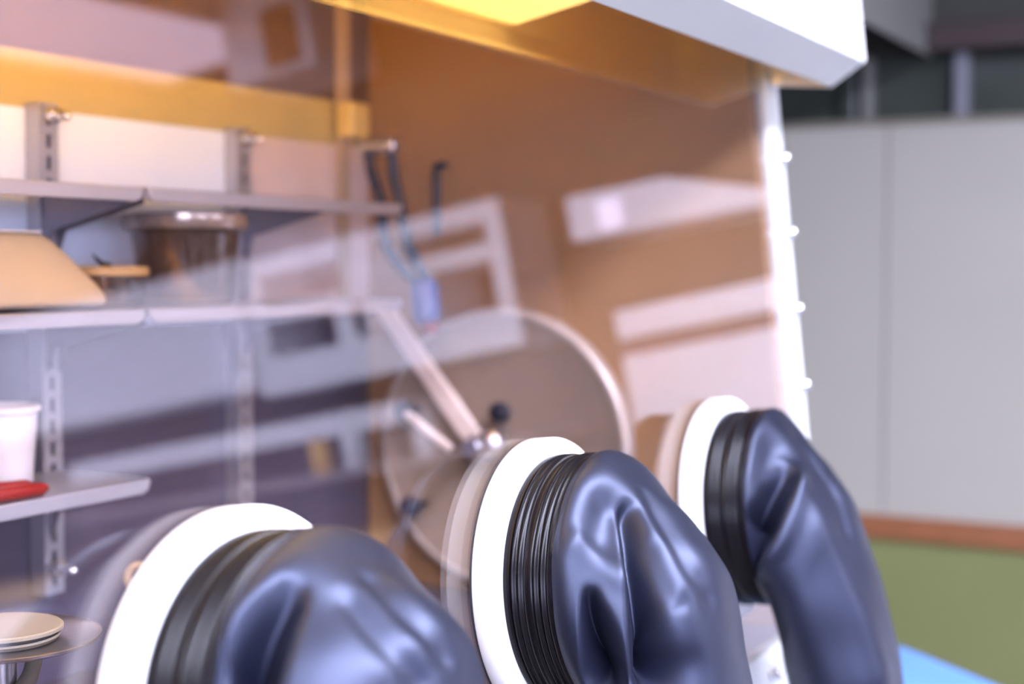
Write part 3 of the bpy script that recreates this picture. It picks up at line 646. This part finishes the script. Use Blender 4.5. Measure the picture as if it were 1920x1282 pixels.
def cab_frame(name, y0, y1, z0, z1, label, bars=(), blocks=()):
    t = thing(name, (3.45, (y0+y1)/2, z0), label, 'cabinet')
    MB().box((XW-0.03, y0, z0), (XW-0.013, y1, z1)).build('back_panel', 'cab_dark', t)
    MB().box((XF, y0, z0), (XW-0.013, y0+0.05, z1)).build('side_panel', 'cab_white', t)
    MB().box((XF, y1-0.05, z0), (XW-0.013, y1, z1)).build('side_panel', 'cab_white', t)
    MB().box((XF, y0+0.05, z1-0.05), (XW-0.013, y1-0.05, z1)).build('top_panel', 'cab_white', t)
    MB().box((XF, y0+0.05, z0), (XW-0.013, y1-0.05, z0+0.10)).build('bottom_rail', 'cab_white', t)
    for z, a, b in bars: MB().box((XF, a, z-0.022), (XW-0.03, b, z+0.022)).build('shelf_rail', 'cab_white', t)
    for a, b, c, d, m_ in blocks: MB().box((XF+0.004, a, c), (XF+0.25, b, d)).build('drawer_front', m_, t, bevel=0.003)
    return t
cab_frame('wall_cabinet', -1.975, -1.145, 1.535, 1.912, 'white open wall cabinet with dark bays above the riser', bars=((1.752, -1.925, -1.60), (1.785, -1.60, -1.195)),
          blocks=((-1.70, -1.60, 1.635, 1.73, 'cab_white'), (-1.64, -1.37, 1.64, 1.762, 'cab_white'), (-1.66, -1.45, 1.775, 1.86, 'cab_white')))
dt = thing('wall_cabinet', (3.45, -2.9, 1.56), 'closed white wall cabinet with two doors left of the open one', 'cabinet')
MB().box((XF+0.02, -3.9, 1.56), (XW-0.013, -1.99, 1.93)).build('carcass', 'cab_white', dt)
for a, b in ((-3.89, -2.96), (-2.95, -2.0)):
    d_ = MB().box((XF, a, 1.57), (XF+0.018, b, 1.92)).build('door', 'cab_white', dt, bevel=0.002)
    MB().box((XF-0.02, b-0.07, 1.62), (XF, b-0.055, 1.74)).build('handle', 'steel', d_)
ac = thing('wall_air_unit', (3.45, -0.7, 1.75), 'long white wall unit with one small panel given a glow for its bright spot, mirrored high in the window', 'air unit')
MB().prism([(XF, -0.46, 1.735), (XF, -0.46, 1.775), (XF, -0.69, 1.856), (XF, -0.96, 1.867), (XF, -0.962, 1.754), (XF, -0.80, 1.748)], (0.28, 0, 0)).build('housing', 'cab_white', ac, bevel=0.006)
MB().box((XF-0.012, -0.875, 1.765), (XF, -0.815, 1.835)).build('front_panel', 'dim_glow', ac, bevel=0.004)  # glow added for the bright spot on the housing, no lamp
ins = thing('bench_cabinet', (3.45, -0.67, 1.12), 'white bench cabinet with a dark slot under its upper door, near the window corner', 'cabinet')
MB().box((XF+0.02, -0.89, 1.12), (XW-0.014, -0.46, 1.568)).build('carcass', 'cab_white', ins)
for a, b in ((1.13, 1.455), (1.497, 1.565)): MB().box((XF, -0.887, a), (XF+0.018, -0.463, b)).build('door', 'cab_white', ins, bevel=0.002)
MB().box((XF+0.012, -0.885, 1.457), (XF+0.02, -0.465, 1.495)).build('slot', 'cab_dark', ins)
def bottle(y, h, r, m_, cap, lab, x=XF+0.04, z=1.30):
    t = thing('bottle', (x, y, z), lab, 'bottle', 'bottles on the lab bench riser')
    MB().lathe([(1e-5, 0), (r*0.92, 0), (r, 0.004), (r, h*0.62), (r*0.8, h*0.72), (r*0.42, h*0.82), (r*0.42, h*0.86), (1e-5, h*0.86)], 28, Matrix.Translation((x, y, z))).build('flask', m_, t, smooth=45)
    MB().lathe([(r*0.5, h*0.84), (r*0.5, h*0.985), (r*0.45, h), (1e-5, h)], 20, Matrix.Translation((x, y, z))).build('cap', cap, t, smooth=35)
bottle(-1.725, 0.175, 0.040, 'cab_white', 'cab_dark', 'white bottle with dark cap on the riser')
bottle(-1.845, 0.15, 0.030, 'yellow', 'yellow', 'yellow bottle beside the white one on the riser')
bottle(-1.50, 0.12, 0.035, 'cab_white', 'cab_white', 'squat white bottle at the end of the riser')
tag(MB().tube([(XF+0.03, -1.655, 1.30), (XF+0.03, -1.655, 1.46)], 0.014, 12).build('stand_post', 'black_plastic', None, smooth=40, origin=(XF+0.03, -1.655, 1.30)), 'dark post standing beside the white bottle on the riser', 'post')
vt = thing('ceiling_unit', (3.35, -1.69, 2.6), 'white ceiling unit with a square brown grille, mirrored at the top of the window', 'ceiling unit')
MB().box((3.2, -1.83, 2.36), (3.5, -1.55, 2.6)).build('housing', 'cab_white', vt, bevel=0.004)
gr = MB().box((3.192, -1.692, 2.375), (3.2, -1.580, 2.535)).build('grille', 'rail_wood', vt)
for k in range(7): MB().box((3.188, -1.692, 2.383+k*0.022), (3.192, -1.580, 2.394+k*0.022)).build('grille_slat', 'rail_wood', gr)
